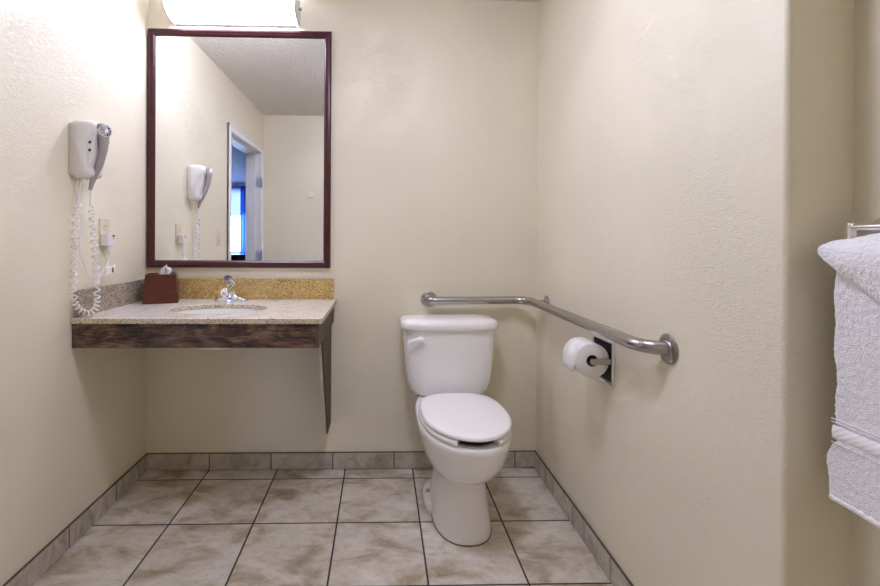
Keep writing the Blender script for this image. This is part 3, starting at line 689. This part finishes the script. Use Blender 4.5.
# ================================================================== TOWEL BAR AND TOWELS
bxx, bzz = .872, 1.196; bz2 = 1.158
t_ = thing('towel_bar', 'chrome towel bar holding the white towels on the right', 'towel bar', (bxx, -1.8, bzz))
bm = B(); tube(bm, [(bxx, -1.508, bzz), (bxx, -2.10, bzz)], .0065, 16); obj('rail', bm, M['chrome'], t_, smooth=True, angle=60)
bm = B(); tube(bm, [(bxx, -1.508, bz2), (bxx, -2.10, bz2)], .005, 16); obj('lower_rail', bm, M['chrome'], t_, smooth=True, angle=60)
for yy in (-1.512, -2.096):
    bm = B(); box(bm, bxx-.006, bxx+.006, yy-.006, yy+.006, bz2-.008, bzz+.008); tube(bm, [(bxx, yy, bzz), (XJ-.004, yy, bzz-.004)], .009, 14)
    lathe(bm, [(.022, 0), (.022, .004), (.014, .009), (.010, .012)], (XJ-.0008, yy, bzz-.004), (-1, 0, 0), 24); obj('bracket', bm, M['chrome'], t_, bevel=.0015)
from mathutils import noise as mn
def towel_sheet(path, y0f, y1f, ny, wob, seed, uw=1.0):
    """path: list of (x,z); y0f/y1f give the two side edges at path fraction t"""
    bm = B(); rows = []
    m_ = len(path)
    for j, (x, z) in enumerate(path):
        t = j/(m_-1); r_ = []
        for i in range(ny+1):
            u = i/ny; y = y0f(t, x, z)+(y1f(t, x, z)-y0f(t, x, z))*u
            d = mn.noise(Vector((y*9+seed, z*3, seed)))*wob
            r_.append(bm.verts.new((x+d, y, z)))
        rows.append(r_)
    for a, b in zip(rows, rows[1:]):
        for i in range(ny): bm.faces.new((a[i], a[i+1], b[i+1], b[i]))
    return bm
def terry(o, thick, lv=1, st=.004):
    s = o.modifiers.new('solid', 'SOLIDIFY'); s.thickness = thick; s.offset = 0
    b = o.modifiers.new('sub', 'SUBSURF'); b.levels = lv; b.render_levels = lv
    tx = bpy.data.textures.new('terry_loops', 'CLOUDS'); tx.noise_scale = .006; tx.noise_depth = 1
    d = o.modifiers.new('disp', 'DISPLACE'); d.texture = tx; d.strength = st; d.mid_level = .5; d.texture_coords = 'GLOBAL'
# bath towel: front and back panel over the bar
def drape(xf, xb, zf, zb, zt, step=.006):
    P = []; z = zb
    while z < zt-.012: P.append((xb, z)); z += step
    xc = (xf+xb)/2; r_ = (xb-xf)/2
    for k in range(0, 13): a = PI*k/12; P.append((xc+r_*math.cos(a), zt-.012+.018*math.sin(a)))
    z = zt-.012-step
    while z > zf: P.append((xf, z)); z -= step
    P.append((xf, zf)); return P
def edge0(t, x, z):
    d = 0
    if x < bxx-.008: 
        d = -.007*math.exp(-((z-.81)/.018)**2)+.010*max(0, min(1, (.80-z)/.03))-.002*math.sin(z*23)
    return -1.503+d+.002*math.sin(z*60)
t_ = thing('bath_towel', 'long white terry bath towel hanging over the towel bar', 'towel', (bxx, -1.68, .69))
path = drape(.856, .890, .690, .74, 1.161)
o = obj('towel_body', towel_sheet(path, edge0, lambda t, x, z: -1.86, 60, .006, 2.0), M['terry'], t_, smooth=True, angle=80); terry(o, .011, 1, .004)
for za, zb_ in ((.800, .826),):
    bm = B(); rings = []
    for i in range(41):
        y = -1.5035+(-1.862+1.5035)*i/40; d = mn.noise(Vector((y*9+2.0, .81*3, 2.0)))*.006
        rings.append([((.856)-.0078+d+dx, y, z) for dx, z in ((.002, za), (-.0005, za+.004), (-.0015, (za+zb_)/2), (-.0005, zb_-.004), (.002, zb_), (.004, (za+zb_)/2))])
    loft(bm, rings); obj('woven_band', bm, M['band'], t_, smooth=True, angle=80)
for zz in (.794, .832, .838):
    bm = B(); P = []
    for i in range(41):
        y = -1.5025+(-1.86+1.5025)*i/40; d = mn.noise(Vector((y*9+2.0, zz*3, 2.0)))*.006; P.append(((.856)-.0085+d, y, zz))
    tube(bm, P, .0010, 6); obj('ribbed_line', bm, M['band'], t_, smooth=True)
bm = B(); P = []; 
for i in range(80):
    y = -1.498+(-1.86+1.498)*i/79; d = mn.noise(Vector((y*9+2.0, .69*3, 2.0)))*.006; P.append(((.856)-.001+d, y, .688+.0005*math.sin(i*1.6)))
tube(bm, P, [.0068+.0006*math.sin(i*1.6) for i in range(80)], 10); obj('hem', bm, M['band'], t_, smooth=True)
# hand towel folded over the top, one corner sticking out
low = [(-1.488, 1.148), (-1.508, 1.130), (-1.536, 1.110), (-1.572, 1.086), (-1.601, 1.064), (-1.64, 1.030), (-1.70, 1.0), (-1.78, 1.0)]
up = [(-1.4875, 1.156), (-1.506, 1.166), (-1.533, 1.171), (-1.570, 1.179), (-1.601, 1.181), (-1.64, 1.181), (-1.70, 1.181), (-1.78, 1.181)]
def interp(L, n):
    P = smoothpts([(a, b, 0) for a, b in L], n); return [(p.x, p.y) for p in P]
lo, up_ = interp(low, 6), interp(up, 6)
bm = B(); rows = []
for k, ((ya, za), (yb, zb_)) in enumerate(zip(lo, up_)):
    s = min(1, k/14); r_ = []
    for j in range(15):
        v = j/14; y = ya+(yb-ya)*v; z = za+(zb_-za)*v
        x = .836+.004*s-.007*math.sin(PI*min(1, v*1.15))*s + .023*max(0, v-.72)/.28*s + mn.noise(Vector((y*14, z*22, 4)))*.006
        r_.append(bm.verts.new((x, y, z)))
    # over the bar and down the back
    for x, dz in ((.860, .002), (.875, .003), (.893, -.003), (.901, -.02), (.904, -.05), (.905, -.09)):
        r_.append(bm.verts.new((r_[14].co.x+(x-.846)*(.25+.75*s), yb, zb_+dz*s-.012*(1-s))))
    rows.append(r_)
for a, b in zip(rows, rows[1:]):
    for i in range(len(a)-1): bm.faces.new((a[i], a[i+1], b[i+1], b[i]))
o = obj('hand_towel', bm, M['terry'], None, smooth=True, angle=80); terry(o, .012, 2, .003)
tag(o, 'small white terry towel folded over the top of the long towel, its corner sticking out', 'towel')

for o in list(bpy.data.objects):
    if '_o' in o: del o['_o']
